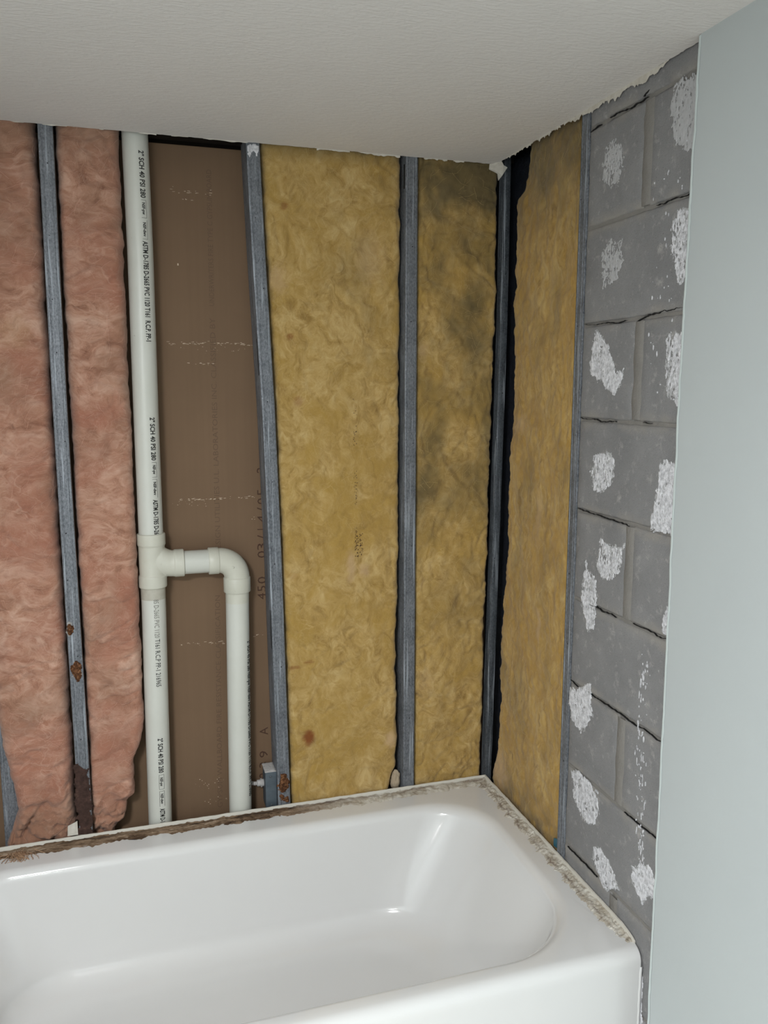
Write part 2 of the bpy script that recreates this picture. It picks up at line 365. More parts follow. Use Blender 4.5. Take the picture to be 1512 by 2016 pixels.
def scuffs():
    mb = MB(); rnd = random.Random(3)
    rows = [(1.635, -.86, -.645, 60, .004), (1.622, -.84, -.66, 16, .012), (1.585, -.82, -.74, 14, .003), (1.236, -.862, -.64, 46, .004), (1.225, -.86, -.77, 16, .010),
            (.845, -.855, -.74, 22, .006), (.855, -.68, -.63, 6, .006), (2.005, -.84, -.735, 16, .006), (1.985, -.81, -.78, 5, .003), (.44, -.83, -.75, 18, .028), (1.18, -.66, -.64, 3, .01), (.395, -.82, -.74, 8, .01)]
    for z, a, c, n, s in rows:
        for i in range(n):
            x = rnd.uniform(a, c); zz = z+rnd.gauss(0, s*.5); l = rnd.uniform(.0008, .007)*(1 if s < .008 else .4); h = rnd.uniform(.0004, .0011)
            mb.box(x, x+l, BY-.0010, BY+.0005, zz, zz+h)
    mb.box(-.826, -.823, BY-.0012, BY, 1.826, 1.831)
    o = mb.out('scuff_marks', M['scuff'], wall_back); o['kind'] = 'stuff'; o['label'] = 'pale scuffs across the brown paper'
scuffs()

# right wall: concrete blocks on a mortar bed
ZJ = [2.268-.2032*k for k in range(0, 12)]
YH = -.667
b = MB(); b.box(.0035, .19, -1.30, -.4555, 0.001, 2.30)
wall_right = struct(b.out('wall_right', M['mortar']), 'grey concrete block wall with plaster dabs beside the bath')
def block(y0, y1, z0, z1, seed):
    rnd = random.Random(seed); bm = bmesh.new()
    ny = max(4, int((y1-y0)/.02)); nz = 10; e = .0035
    front = {}
    def fx(y, z):
        d = min(y-y0, y1-y, z-z0, z1-z)
        ch = max(0, 1-d/.007)
        return -.0004+(.004*max(-.3, fbm(y*90, z*70, seed, 3)+.1)*max(0, 1-(-.456-y)/.022) if y1 > -.46 else 0)+.004*ch*ch+.0006*N3(y*30, z*30, seed)+.0035*max(0, N3(y*55, z*55, seed+9)-.25)*(1 if d < .02 else 0)
    ys = [y0, y0+.003, y0+.007]+[y0+.007+(y1-y0-.014)*i/ny for i in range(1, ny)]+[y1-.007, y1-.003, y1]
    zs = [z0, z0+.003, z0+.007]+[z0+.007+(z1-z0-.014)*i/nz for i in range(1, nz)]+[z1-.007, z1-.003, z1]
    V = []; F = []
    for z in zs:
        for y in ys:
            jy = y+.0022*N3(z*60, seed, y0*9)*(y in (y0, y1)); jz = z+.0022*N3(y*60, seed, z0*9)*(z in (z0, z1))
            V.append((fx(y, z), jy, jz))
    W = len(ys)
    for i in range(len(zs)-1):
        for j in range(W-1): F.append((i*W+j, i*W+j+1, (i+1)*W+j+1, (i+1)*W+j))
    rim = [j for j in range(W)]+[i*W+W-1 for i in range(1, len(zs))]+[(len(zs)-1)*W+j for j in range(W-2, -1, -1)]+[i*W for i in range(len(zs)-2, 0, -1)]
    k = len(V); V += [(.03, V[q][1], V[q][2]) for q in rim]
    for a in range(len(rim)):
        c = (a+1) % len(rim); F.append((rim[a], k+a, k+c, rim[c]))
    o = mesh_obj('block', V, F, M['block'], wall_right, True)
    bm = bmesh.new(); bm.from_mesh(o.data); bmesh.ops.recalc_face_normals(bm, faces=bm.faces[:]); bm.to_mesh(o.data); bm.free()
    return o
J = .0032
for k in range(11):
    z1, z0 = ZJ[k]-J, ZJ[k+1]+J
    if k % 2 == 1: spans = [(-.456, YH+.009), (YH-.009, YH-.397)]
    else: spans = [(-.456, -.865), (-.874, -1.262)]
    for q, (ya, yb) in enumerate(spans): block(yb, ya, z0, z1, 13*k+q)
# smeared mortar over the head joints, slightly proud of the recess
for k in (1, 3, 5, 7, 9):
    mb = MB(); rows = []
    for i in range(13):
        z = ZJ[k]-.006-(.191)*i/12; wd = .0155+.005*N3(z*25, k, 2)
        rows.append([(.004, YH-wd-.004, z), (-.0006, YH-wd+.002, z), (-.0007+.0006*N3(z*40, 3, k), YH, z), (-.0006, YH+wd-.002, z), (.004, YH+wd+.004, z)])
    mb.loft(rows, False, False); mb.out('mortar_joint', M['mortar'], wall_right, True)

def dab(poly, seed, hole=.0, parent=None, thick=.0022, name='plaster_dab', mat=None, plane='x', base=-.0005, cell=.0021, soft=.5, fq=95):
    """smear with a ragged outline and holes where the wall shows through; poly in (a, z) on the plane"""
    mat = mat or M['dab']; n = len(poly)
    a0, a1 = min(p[0] for p in poly), max(p[0] for p in poly); z0, z1 = min(p[1] for p in poly), max(p[1] for p in poly)
    a0 -= .01; a1 += .01; z0 -= .01; z1 += .01
    na, nz = max(3, int((a1-a0)/cell)), max(3, int((z1-z0)/cell))
    def sd(a, z):
        best = 1e9; ins = False
        for i in range(n):
            (x1, y1), (x2, y2) = poly[i], poly[(i+1) % n]
            if (y1 > z) != (y2 > z) and a < (x2-x1)*(z-y1)/(y2-y1)+x1: ins = not ins
            dx, dy = x2-x1, y2-y1; t = max(0, min(1, ((a-x1)*dx+(z-y1)*dy)/(dx*dx+dy*dy+1e-12)))
            best = min(best, math.hypot(a-x1-t*dx, z-y1-t*dy))
        return best if ins else -best
    H = {}
    for i in range(nz+1):
        for j in range(na+1):
            a = a0+(a1-a0)*j/na; z = z0+(z1-z0)*i/nz
            d = sd(a, z)+.008*fbm(a*60, z*60, seed, 4)
            h = min(d/.0045, 1)*.9-hole+soft*(.72*fbm(a*fq, z*fq*.55, seed+4, 4)+.38*N3(a*45, z*38, seed+1)+.1)
            H[i, j] = (h, a, z)
    V = []; F = []; idx = {}
    def vid(i, j):
        if (i, j) not in idx:
            h, a, z = H[i, j]; t = base-thick*max(0.05, min(1.2, h))
            idx[i, j] = len(V); V.append((t, a, z) if plane == 'x' else (a, t, z))
        return idx[i, j]
    for i in range(nz):
        for j in range(na):
            if sum(H[q][0] for q in ((i, j), (i+1, j), (i, j+1), (i+1, j+1))) > 0 :
                F.append((vid(i, j), vid(i, j+1), vid(i+1, j+1), vid(i+1, j)))
    if not F: return None
    o = mesh_obj(name, V, F, mat, parent, True)
    # skirt down to the wall so that the smear has thickness
    bm = bmesh.new(); bm.from_mesh(o.data); be = [e for e in bm.edges if e.is_boundary]
    ex = bmesh.ops.extrude_edge_only(bm, edges=be)
    for v in [g for g in ex['geom'] if isinstance(g, bmesh.types.BMVert)]:
        if plane == 'x': v.co.x = base+.0015
        else: v.co.y = base+.0015
    bmesh.ops.recalc_face_normals(bm, faces=bm.faces[:]); bm.to_mesh(o.data); bm.free()
    return o
DABS = [
 ([(-.547, 2.022), (-.579, 2.001), (-.587, 1.966), (-.576, 1.935), (-.545, 1.929), (-.518, 1.948), (-.51, 1.98), (-.524, 2.011)], .62),
 ([(-.557, 1.825), (-.596, 1.814), (-.599, 1.774), (-.581, 1.742), (-.528, 1.728), (-.525, 1.769), (-.521, 1.801)], .62),
 ([(-.741, 2.061), (-.85, 2.049), (-.85, 1.935), (-.773, 1.941), (-.746, 1.97), (-.733, 2.021)], .52),
 ([(-.782, 1.838), (-.85, 1.834), (-.85, 1.775), (-.799, 1.715), (-.778, 1.713), (-.755, 1.766), (-.752, 1.828)], .48),
 ([(-.513, 1.643), (-.544, 1.623), (-.574, 1.59), (-.59, 1.561), (-.618, 1.566), (-.613, 1.543), (-.588, 1.512), (-.56, 1.526), (-.499, 1.555), (-.493, 1.574), (-.501, 1.614)], .30),
 ([(-.756, 1.62), (-.84, 1.618), (-.84, 1.536), (-.793, 1.49), (-.76, 1.518), (-.753, 1.565)], .52),
 ([(-.526, 1.382), (-.58, 1.391), (-.603, 1.361), (-.594, 1.328), (-.557, 1.303), (-.523, 1.304), (-.514, 1.342)], .52),
 ([(-.753, 1.38), (-.771, 1.388), (-.85, 1.375), (-.85, 1.258), (-.733, 1.254), (-.737, 1.295), (-.747, 1.321)], .34),
 ([(-.561, 1.204), (-.61, 1.196), (-.646, 1.203), (-.639, 1.154), (-.61, 1.12), (-.571, 1.122), (-.549, 1.146)], .48),
 ([(-.505, 1.152), (-.519, 1.122), (-.55, 1.106), (-.555, 1.056), (-.545, 1.002), (-.518, .994), (-.49, 1.051), (-.496, 1.094)], .40),
 ([(-.462, .831), (-.496, .84), (-.527, .867), (-.544, .867), (-.546, .844), (-.553, .805), (-.528, .759), (-.507, .747), (-.472, .76), (-.456, .792)], .28),
 ([(-.478, .631), (-.505, .644), (-.549, .64), (-.584, .633), (-.595, .596), (-.577, .556), (-.55, .542), (-.52, .551), (-.494, .575)], .36),
 ([(-.581, .497), (-.605, .514), (-.636, .504), (-.667, .487), (-.679, .464), (-.628, .427), (-.605, .45), (-.581, .472)], .32),
 ([(-.729, .541), (-.779, .574), (-.82, .556), (-.82, .534), (-.779, .499), (-.769, .481), (-.745, .494), (-.727, .517)], .28),
 ([(-.794, 1.113), (-.85, 1.12), (-.85, 1.06), (-.78, 1.059)], .40),
]
for i, (poly, hole) in enumerate(DABS):
    ca, cz = sum(p[0] for p in poly)/len(poly), sum(p[1] for p in poly)/len(poly)
    dab([(ca+(a-ca)*1.06, cz+(z-cz)*1.06) for a, z in poly], 11.3*i, hole+.26, wall_right, .0009, cell=.0014, soft=1.15, fq=240, mat=M['dab_thin'] if i in (0, 1, 2) else None)
    g_ = dab([(ca+(a-ca)*1.12, cz+(z-cz)*1.12) for a, z in poly], 5.7*i+2, 1.06, wall_right, .0005, 'plaster_grains', M['dab_thin'], cell=.0014, soft=1.3, fq=420)
    if g_: g_['kind'] = 'stuff'
def crack(y0, y1, z, seed, wmax, dz0=0, dz1=0):
    """open jagged joint where the mortar has let go"""
    n = 46; a = []; c = []
    for i in range(n+1):
        t = i/n; y = y0+(y1-y0)*t; zc = z+dz0+(dz1-dz0)*t+.0035*fbm(y*26, seed, 1, 4)+.0015*N3(y*110, seed, 1)
        wd = .75*wmax*max(.12, .55+.9*N3(y*22, seed, 5))*min(1, 6*t, 6*(1-t))
        a.append((-.0009, y, zc+wd)); c.append((-.0009, y, zc-wd))
    mb = MB(); mb.loft([[p, q, (.004, q[1], q[2]), (.004, p[1], p[2])] for p, q in zip(a, c)], True)
    mb.out('joint_crack', M['hole'], wall_right)
for y0, y1, k, sd_, wm, d0, d1 in ((-.457, -.50, 1, 1, .003, -.006, 0), (-.53, -.66, 1, 2, .0011, 0, 0), (-.645, -.665, 1, 3, .003, .003, .012), (-.70, -.80, 2, 4, .0008, 0, 0), (-.46, -.62, 3, 5, .0014, .002, -.003), (-.655, -.70, 3, 6, .0012, -.006, .004), (-.69, -.80, 3, 7, .0016, .004, .008),
      (-.457, -.60, 4, 8, .0013, .003, -.002), (-.69, -.72, 4, 9, .0012, 0, .002), (-.46, -.66, 5, 10, .0018, .003, -.004), (-.52, -.63, 6, 11, .0012, .002, -.002), (-.69, -.82, 6, 12, .0010, .002, .002), (-.457, -.49, 7, 13, .0016, .006, 0), (-.53, -.72, 7, 14, .0016, .004, -.002), (-.70, -.80, 7, 15, .0010, 0, 0), (-.69, -.82, 8, 16, .0011, 0, 0), (-.47, -.60, 9, 17, .0011, 0, 0)):
    crack(y0, y1, ZJ[k], sd_*3.7, wm, d0, d1)
def drips():
    mb = MB(); rnd = random.Random(21)
    for i in range(150):
        z = rnd.uniform(.55, 1.0) if i < 110 else rnd.uniform(1.5, 2.0); y = -.745+rnd.gauss(0, .008)+(.01*math.sin(z*9)); h = rnd.uniform(.002, .011)*(rnd.random()+.2); wd = rnd.uniform(.0007, .0022)
        if i >= 110: y = rnd.uniform(-.79, -.69); h *= .5
        k = 7; pts = [(-.0012, y+wd*math.cos(2*math.pi*q/k)*rnd.uniform(.6, 1.2), z+h*math.sin(2*math.pi*q/k)*rnd.uniform(.6, 1.2)) for q in range(k)]
        mb.add(pts+[(.001, p[1], p[2]) for p in pts], [tuple(range(k))]+[(q, (q+1) % k, k+(q+1) % k, k+q) for q in range(k)])
    o = mb.out('plaster_drips', M['dab'], wall_right); o['kind'] = 'stuff'
drips()

# painted drywall at right, its torn edge where the board was cut away
def drywall():
    V = []; F = []; n = 240
    for i in range(n+1):
        z = 2.106*i/n; e = -.829-.003*math.sin(z*3.1)-.0022*fbm(z*16, 2.1, 5, 4)-.009*max(0, .5-z)
        V += [(-.0225, e-.006, z), (-.0215, e, z), (-.009, e+.001, z)]
    for i in range(n):
        for j in range(2): F.append((i*3+j, i*3+j+1, i*3+3+j+1, i*3+3+j))
    k = len(V); V += [(-.0225, -3.1, 0), (-.0225, -3.1, 2.106), (-.009, -3.1, 0), (-.009, -3.1, 2.106)]
    for i in range(n): pass
    F.append(tuple([k]+[i*3 for i in range(n+1)]+[k+1])[::-1]); F.append(tuple([k+2]+[i*3+2 for i in range(n+1)]+[k+3]))
    o = mesh_obj('wall_right_front', V, F, M['paint'])
    struct(o, 'pale blue-grey painted drywall ending beside the blocks')
    V = []; F = []
    for i in range(n+1):
        z = 2.104*i/n; e = -.829-.003*math.sin(z*3.1)-.0022*fbm(z*16, 2.1, 5, 4)-.009*max(0, .5-z); q = .0035+.002*abs(N3(z*30, 7, 2))+.0015*max(0, N3(z*110, 1, 2))
        V += [(-.0231, e-q-.0025, z), (-.0238, e-q*.5, z), (-.0216, e+.0012, z)]
    for i in range(n):
        for j in range(2): F.append((i*3+j, i*3+j+1, i*3+3+j+1, i*3+3+j))
    mesh_obj('torn_edge', V, F, M['paint_edge'], o, True)['label'] = 'lighter lip of the cut board'
drywall()
# rest of the room, behind and left of the photographer
b = MB(); b.box(-2.4, -2.3, -3.2, .3, 0, 2.32); struct(b.out('wall_left', M['paint']), 'painted wall at the left side of the room')
b = MB(); b.box(-2.4, .1, -3.2, -3.1, 0, 2.32); struct(b.out('wall_front', M['paint']), 'painted wall behind the photographer')
b = MB(); b.box(-1.66, -1.545, -.86, .09, 0, 2.1); struct(b.out('wall_left_alcove', M['paint']), 'short wall at the tap end of the bath')

# ------------------------------------------------------------------ steel studs
def stud(name, label, face, w, depth, frame, mat, z0=.30, z1=2.16, web_left=True, rails=True, holes=()):
    """C-section stud. face: z -> a-coordinate of the face's left edge; frame(a, d, z) -> world"""
    root = thing(name, label, 'stud', group=None)
    t = .0012
    outer = [(.0025, depth), (0, depth-.003), (0, .0025), (.0008, .0008), (.0028, 0)]
    if rails: outer += [(.0062, 0), (.0072, .0009), (.0088, .0009), (.0098, 0)]
    outer += [(w*.5, 0)]
    if rails: outer += [(w-.0085, 0), (w-.0077, .0008), (w-.0062, .0008), (w-.0054, 0)]
    outer += [(w-.0028, 0), (w-.0008, .0008), (w, .0028), (w, .012)]
    inner = [(min(max(a, t*1.0), w-t), min(max(d+t, t*1.5), depth-t)) if 0 < i < len(outer)-1 else (a+(t if i == 0 else -t), d) for i, (a, d) in enumerate(outer)]
    inner[0] = (.0025+t, depth-t)
    sec = outer+inner[::-1]
    if not web_left: sec = [(w-a, d) for a, d in sec][::-1]
    n = 36; rings = []
    for i in range(n+1):
        z = z0+(z1-z0)*i/n; rings.append([frame(face(z)+a, d, z) for a, d in sec])
    mb = MB(); mb.loft(rings, True); mb.out('channel', mat, root, 'auto')
    for (z, q, rad) in holes:
        k = 10; c = [frame(face(z)+q+rad*math.cos(2*math.pi*i/k), -.0004, z+rad*math.sin(2*math.pi*i/k)) for i in range(k)]
        e = [frame(face(z)+q+rad*math.cos(2*math.pi*i/k), .0006, z+rad*math.sin(2*math.pi*i/k)) for i in range(k)]
        mesh_obj('screw_hole', c+e, [tuple(range(k))]+[(i, (i+1) % k, k+(i+1) % k, k+i) for i in range(k)], M['hole'], root)
    return root
back = lambda a, d, z: (a, d, z)
def rnd_holes(seed, w, n, extra=()):
    r_ = random.Random(seed)
    return [(.5+1.55*(i+.5)/n+r_.uniform(-.05, .05), w*r_.uniform(.3, .75), r_.uniform(.0011, .0017)) for i in range(n)]+list(extra)
f1 = lambda z: interp([(.4, -1.129), (.6, -1.1245), (1.24, -1.125), (1.71, -1.121), (2.107, -1.131)], z)
f1 = lambda z: -1.1262+.002*math.sin(z*3.2)
f2 = lambda z: interp([(.40, -.6145), (.67, -.6195), (1.086, -.6265), (1.478, -.637), (1.848, -.653), (2.10, -.662)], z)
f3 = lambda z: -.2565
f4 = lambda z: -.001+.020*min(1, max(0, (z-.40)/1.3))
st1 = stud('steel_stud', 'steel stud between the two pink batts with rust spots and dark rusted foot', f1, .0325, .088, back, M['steel'], holes=rnd_holes(1, .032, 13))
st2 = stud('steel_stud', 'leaning steel stud beside the brown board with a junction box at its foot', f2, .0335, .088, back, M['steel'], holes=rnd_holes(2, .032, 7))
st3 = stud('steel_stud', 'bright steel stud between the two flat yellow batts on the back wall', f3, .0335, .088, back, M['steel'], holes=rnd_holes(3, .032, 6))
st4 = stud('steel_stud', 'dull dark steel stud standing in the room corner', f4, .0215, .03, lambda a, d, z: (a, d+.004, z), M['steel_dark'], rails=False, holes=rnd_holes(4, .02, 4))
fr = lambda z: .4205
st5 = stud('steel_stud', 'narrow steel stud between the amber batt and the concrete blocks', fr, .0325, .085, lambda a, d, z: (d-.0005, -a, z), M['steel'], holes=rnd_holes(5, .03, 6))
st6 = stud('steel_stud', 'recessed steel stud half hidden left of the left pink batt', lambda z: -1.305+.006*(z-.4), .036, .036, lambda a, d, z: (a, d+.052, z), M['steel'], z1=2.11)
# rust on the first two studs
def ell(ca, cz, ra, rz, k=12, tilt=0): return [(ca+ra*math.cos(2*math.pi*i/k), cz+rz*math.sin(2*math.pi*i/k)+tilt*math.cos(2*math.pi*i/k)) for i in range(k)]
def rust(parent, ca, cz, ra, rz, seed, halo=True):
    if halo: dab(ell(ca, cz+.002, ra*1.08, rz*1.08), seed+2, .1, parent, .0006, 'rust_halo', M['halo'], 'y', -.0001, .0015, .3)
    dab(ell(ca, cz, ra*1.1, rz*1.1), seed, -.1, parent, .0022, 'rust_patch', M['rust'], 'y', -.0007, .0013, .5)
rust(st1, -1.1195, .940, .0060, .014, 3.1); rust(st1, -1.108, .832, .0095, .024, 5.2); rust(st2, -.5995, .458, .0115, .024, 8.6)
dab([(-1.125, .588), (-1.117, .583), (-1.108, .580), (-1.096, .572), (-1.0955, .40), (-1.125, .40)], 2.2, -.6, st1, .0011, 'rusted_foot', M['darkrust'], 'y', -.0003, .0022, .15)['label'] = 'dark brown rusted foot of the stud'
rust(st2, -.6045, .418, .005, .007, 9.9, False); rust(st2, -.590, .413, .0025, .003, 4.4, False)
dab([(-.660, 2.10), (-.630, 2.10), (-.632, 2.07), (-.645, 2.082), (-.655, 2.066), (-.661, 2.08)], 6.6, .45, st2, .0008, 'plaster_smear', M['dab'], 'y', -.0002, .0018)
# punched slots in the web of the second stud
for z0, z1 in ((1.555, 1.645), (.84, .945)):
    za = [z0+(z1-z0)*i/4 for i in range(5)]; V = []
    for z in za:
        V += [(f2(z)-.0004, .006, z), (f2(z)-.0004, .016, z)]
    F = [(2*i, 2*i+1, 2*i+3, 2*i+2) for i in range(4)]; k = len(V); V += [(x+.0008, y, z) for x, y, z in V]; F += [tuple(q+k for q in fc[::-1]) for fc in F]
    mesh_obj('slot', V, F, M['hole'], st2)
mesh_obj('slot', [(-.2569, .006, 2.03), (-.2569, .016, 2.03), (-.2569, .016, 2.09), (-.2569, .006, 2.09), (-.256, .006, 2.03), (-.256, .016, 2.03), (-.256, .016, 2.09), (-.256, .006, 2.09)],
         [(0, 1, 2, 3), (7, 6, 5, 4)], M['hole'], st3)

# ------------------------------------------------------------------ drain pipes
R = .0302
drain = thing('drain_pipe', 'white plastic drain pipe with tee and elbow in front of the brown board', 'pipe')
PY = .046
pcx = lambda z: interp([(.38, -.9245), (.69, -.9215), (.96, -.918), (1.48, -.917), (1.86, -.9145), (2.12, -.916)], z)
dcx = lambda z: interp([(.38, -.7120), (.66, -.709), (1.0, -.705)], z)
def vring(cx, z, rad, n=48, ry=None): return [(cx+rad*math.sin(2*math.pi*i/n), PY-(ry or rad)*math.cos(2*math.pi*i/n), z) for i in range(n)]
def vtube(name, fn, z0, z1, rad, mat, n=20):
    mb = MB(); mb.loft([vring(fn(z0+(z1-z0)*i/n), z0+(z1-z0)*i/n, rad) for i in range(n+1)], True); return mb.out(name, mat, drain, 'auto')
up = vtube('upper_pipe', pcx, 1.14, 2.16, R, M['pvc']); lo = vtube('lower_pipe', pcx, .30, 1.04, R, M['pvc']); dp = vtube('drop_pipe', dcx, .30, 1.01, R, M['pvc'])
def lathe_v(cx, prof): return [vring(cx, z, r_) for z, r_ in prof]
def xring(x, zc, rz, ry, n=48): return [(x, PY-ry*math.cos(2*math.pi*i/n), zc+rz*math.sin(2*math.pi*i/n)) for i in range(n)]
mb = MB(); cx = -.9175
mb.loft(lathe_v(cx, [(1.0215, .0306), (1.0215, .0338), (1.0235, .0350), (1.0505, .0350), (1.0525, .0340), (1.054, .0325), (1.128, .0325), (1.1305, .0340), (1.1325, .0350), (1.1585, .0350), (1.1605, .0338), (1.1605, .0306)]), True)
# swept branch
rows = []
for x, lo_, hi_, ry in ((-.925, 1.056, 1.128, .031), (-.905, 1.053, 1.1275, .0318), (-.893, 1.050, 1.1270, .032), (-.887, 1.0485, 1.1235, .032), (-.880, 1.047, 1.1185, .032), (-.873, 1.0462, 1.1150, .032), (-.866, 1.046, 1.1132, .0325), (-.8635, 1.0455, 1.1130, .0325),
                        (-.8630, 1.0450, 1.1145, .0340), (-.8615, 1.0442, 1.1154, .0350), (-.8400, 1.0442, 1.1154, .0350), (-.8385, 1.0452, 1.1144, .0340), (-.8385, 1.0485, 1.1110, .0306)):
    rows.append(xring(x, (lo_+hi_)/2, (hi_-lo_)/2, ry))
mb.loft(rows, True); tee = mb.out('tee_fitting', M['fitting'], drain, True)
def blend(o, voxel, it):
    m1 = o.modifiers.new('r', 'REMESH'); m1.mode = 'VOXEL'; m1.voxel_size = voxel
    m2 = o.modifiers.new('s', 'SMOOTH'); m2.factor = .5; m2.iterations = it
    me = bpy.data.meshes.new_from_object(o.evaluated_get(bpy.context.evaluated_depsgraph_get())); o.modifiers.clear()
    mat = o.data.materials[0]; o.data = me; me.materials.clear(); me.materials.append(mat); me.polygons.foreach_set('use_smooth', [True]*len(me.polygons))
blend(tee, .0011, 8)
ZB = 1.0798
mb = MB(); mb.loft([xring(x, ZB, R, R) for x in (-.850, -.83, -.80, -.765)], True); stub = mb.out('stub_pipe', M['pvc'], drain, 'auto')
# elbow
mb = MB(); rows = [xring(x, ZB, r_, r_) for x, r_ in ((-.7775, .0306), (-.7775, .0340), (-.7760, .0350), (-.7530, .0350), (-.7515, .0342), (-.7505, .0328))]
ex0, ez0, er = -.7505, ZB-.0455, .0455
for i in range(1, 15):
    a = math.pi/2*i/15; ca, sa = math.cos(a), math.sin(a); c = (ex0+er*sa, ez0+er*ca); q = .0328
    rows.append([(c[0]+q*math.sin(2*math.pi*k/48)*sa, PY-q*math.cos(2*math.pi*k/48), c[1]+q*math.sin(2*math.pi*k/48)*ca) for k in range(48)])
for z, q in ((ez0, .0328), (ez0-.0015, .0342), (ez0-.003, .0350), (.9955, .0350), (.994, .0340), (.994, .0306)):
    rows.append([(ex0+er+q*math.sin(2*math.pi*k/48), PY-q*math.cos(2*math.pi*k/48), z) for k in range(48)])
mb.loft(rows, True); elbow = mb.out('elbow_fitting', M['fitting'], drain, 'auto')
# moulded bosses
mb = MB(); mb.loft([[(-.717+.003*math.cos(2*math.pi*i/12), PY-.0322-d, 1.066+.003*math.sin(2*math.pi*i/12)) for i in range(12)] for d in (-.003, .0012)], True); mb.out('mould_mark', M['fitting'], elbow, True)
# glued band of cleaner below the hubs
for fn, zt, zb in ((dcx, .994, .966), (pcx, 1.0215, .992)):
    mb = MB(); mb.loft([vring(fn(z), z, R+.00025) for z in (zt, (zt+zb)/2, zb+.0)], False); mb.out('cleaner_band', M['primer'] if fn is pcx else M['fitting'], lo if fn is pcx else dp, True)
# printing
def pipe_text(body, parent, fn, zt, zb, ang, h=.0125, mat=None, bold=.028, dx=0):
    def place(t, q):
        z = zt-t; a = ang+q/R; rr = R+.0005
        return (fn(z)+rr*math.sin(a), PY-rr*math.cos(a), z)
    return text_place('printed_text', body, zt-zb, h, place, mat or M['ink'], parent, bold, 5)
def pipe_box(parent, fn, zt, zb, ang, h, mat=None, sides='tlbr', ln=.0007):
    mb = MB(); rr = R+.0005
    def P(z, q): a = ang+q/R; return (fn(z)+rr*math.sin(a), PY-rr*math.cos(a), z)
    def seg(z0, q0, z1, q1, horiz):
        n = 6; rows = []
        for i in range(n+1):
            t = i/n; z = z0+(z1-z0)*t; q = q0+(q1-q0)*t
            rows.append([P(z-(ln/2 if horiz else 0), q-(0 if horiz else ln/2)), P(z+(ln/2 if horiz else 0), q+(0 if horiz else ln/2))])
        mb.loft(rows, False, False)
    if 't' in sides: seg(zt, -h/2, zt, h/2, True)
    if 'b' in sides: seg(zb, -h/2, zb, h/2, True)
    if 'r' in sides: seg(zt, h/2, zb, h/2, False)
    if 'l' in sides: seg(zt, -h/2, zb, -h/2, False)
    mb.out('printed_frame', mat or M['ink'], parent)
def zz(pxy): # pixel row along the pipe axis -> height on the axis (measured table)
    return interp([(265, 2.114), (480, 1.866), (800, 1.479), (1050, 1.161), (1200, .963), (1400, .690), (1615, .386)], pxy)
A0 = .41
def stamp(parent, fn, p, ang, sides1, sides2, last, pl):
    pipe_text('2" SCH 40 PSI 280', parent, fn, zz(p[0]), zz(p[1]), ang)
    pipe_box(parent, fn, zz(p[1]+4), zz(p[2]), ang, .0125, sides=sides1)
    pipe_text('NSF-pw', parent, fn, zz(p[1]+9), zz(p[2]-6), ang, .0072, bold=.035)
    pipe_box(parent, fn, zz(p[2]+4), zz(p[3]), ang, .0125, sides=sides2)
    pipe_text('NSF-dwv', parent, fn, zz(p[2]+9), zz(p[3]-5), ang, .0072, bold=.035)
    pipe_text(last, parent, fn, zz(p[3]+4), zz(pl), ang)
stamp(up, pcx, (301, 393, 432, 474), A0, 'tbr', 'br', 'ASTM D-1785 D-2665 PVC 1120 T161  R.C.P. PP-1', 671)
stamp(up, pcx, (821, 904, 937, 977), A0+.06, 'tbr', 'tr', 'ASTM D-1785 D-26', 1050)
pipe_text('85 D-2665 PVC 1120', lo, pcx, zz(1176), zz(1250), A0-.22, mat=M['ink_faint'], bold=.005)
pipe_text('T161 R.C.P PP-1 216965', lo, pcx, zz(1253), zz(1345), A0-.20, bold=.006)
stamp(lo, pcx, (1446, 1513, 1545, 1579), A0-.22, 'tblr', 'tlr', 'ASTM D-17', 1618)
pipe_text('2" SCH 40 PSI 280 NSF-pw NSF-dwv ASTM D-1785 D-2665 PVC 1120 T161 R.C.P. PP-1 216965', dp, dcx, .862, .425, 1.03, .014, bold=.03)

# ------------------------------------------------------------------ junction box
jb = thing('junction_box', 'dusty grey steel junction box at the foot of the leaning stud', 'junction box')
mb = MB(); mb.box(-.6455, -.6165, .016, .07, .385, .4905, .002); mb.out('box_body', M['box'], jb, 'auto')
mb = MB(); mb.box(-.6465, -.6165, .0135, .0165, .383, .492, .0012); mb.out('box_cover', M['box'], jb, 'auto')
dv = []; nx, ny = 12, 16
for j in range(ny+1):
    for i in range(nx+1):
        x = -.6475+.031*i/nx; y = .012+.060*j/ny; ed = min(i, nx-i, j, ny-j)
        dv.append((x, y, .4922+(.0028+.0018*N3(x*150, y*150, 3))*min(1, ed/1.5)))
mesh_obj('dust_layer', dv, [(j*(nx+1)+i, j*(nx+1)+i+1, (j+1)*(nx+1)+i+1, (j+1)*(nx+1)+i) for j in range(ny) for i in range(nx)], M['dust'], jb, True)['label'] = 'pale dust caked on top of the box'
mb = MB(); mb.loft([[(x, .058+r_*math.cos(2*math.pi*i/14), .443+r_*math.sin(2*math.pi*i/14)) for i in range(14)] for x, r_ in ((-.6455, .010), (-.650, .010), (-.6502, .0125), (-.6535, .0125), (-.6537, .009), (-.663, .009), (-.6632, .0075))], True)
mb.out('connector', M['dust'], jb, 'auto')
pts = [(-.663-.0008*i, .058+.0265*min(1, i/24)**1.3, .443-.00028*i-.004*math.sin(i*.02)) for i in range(60)]
mb = MB(); mb.tube(pts, [.0046+.0011*math.sin(i*1.25) for i in range(60)], 10); mb.out('armoured_cable', M['dust'], jb, True)
for x, z in ((-.632, .478), (-.631, .397)):
    mb = MB(); mb.loft([[(x+q*math.cos(2*math.pi*i/10), y, z+q*math.sin(2*math.pi*i/10)) for i in range(10)] for y, q in ((.0135, .003), (.0118, .0028), (.0115, .002))], True); mb.out('cover_screw', M['steel_dark'], jb, True)

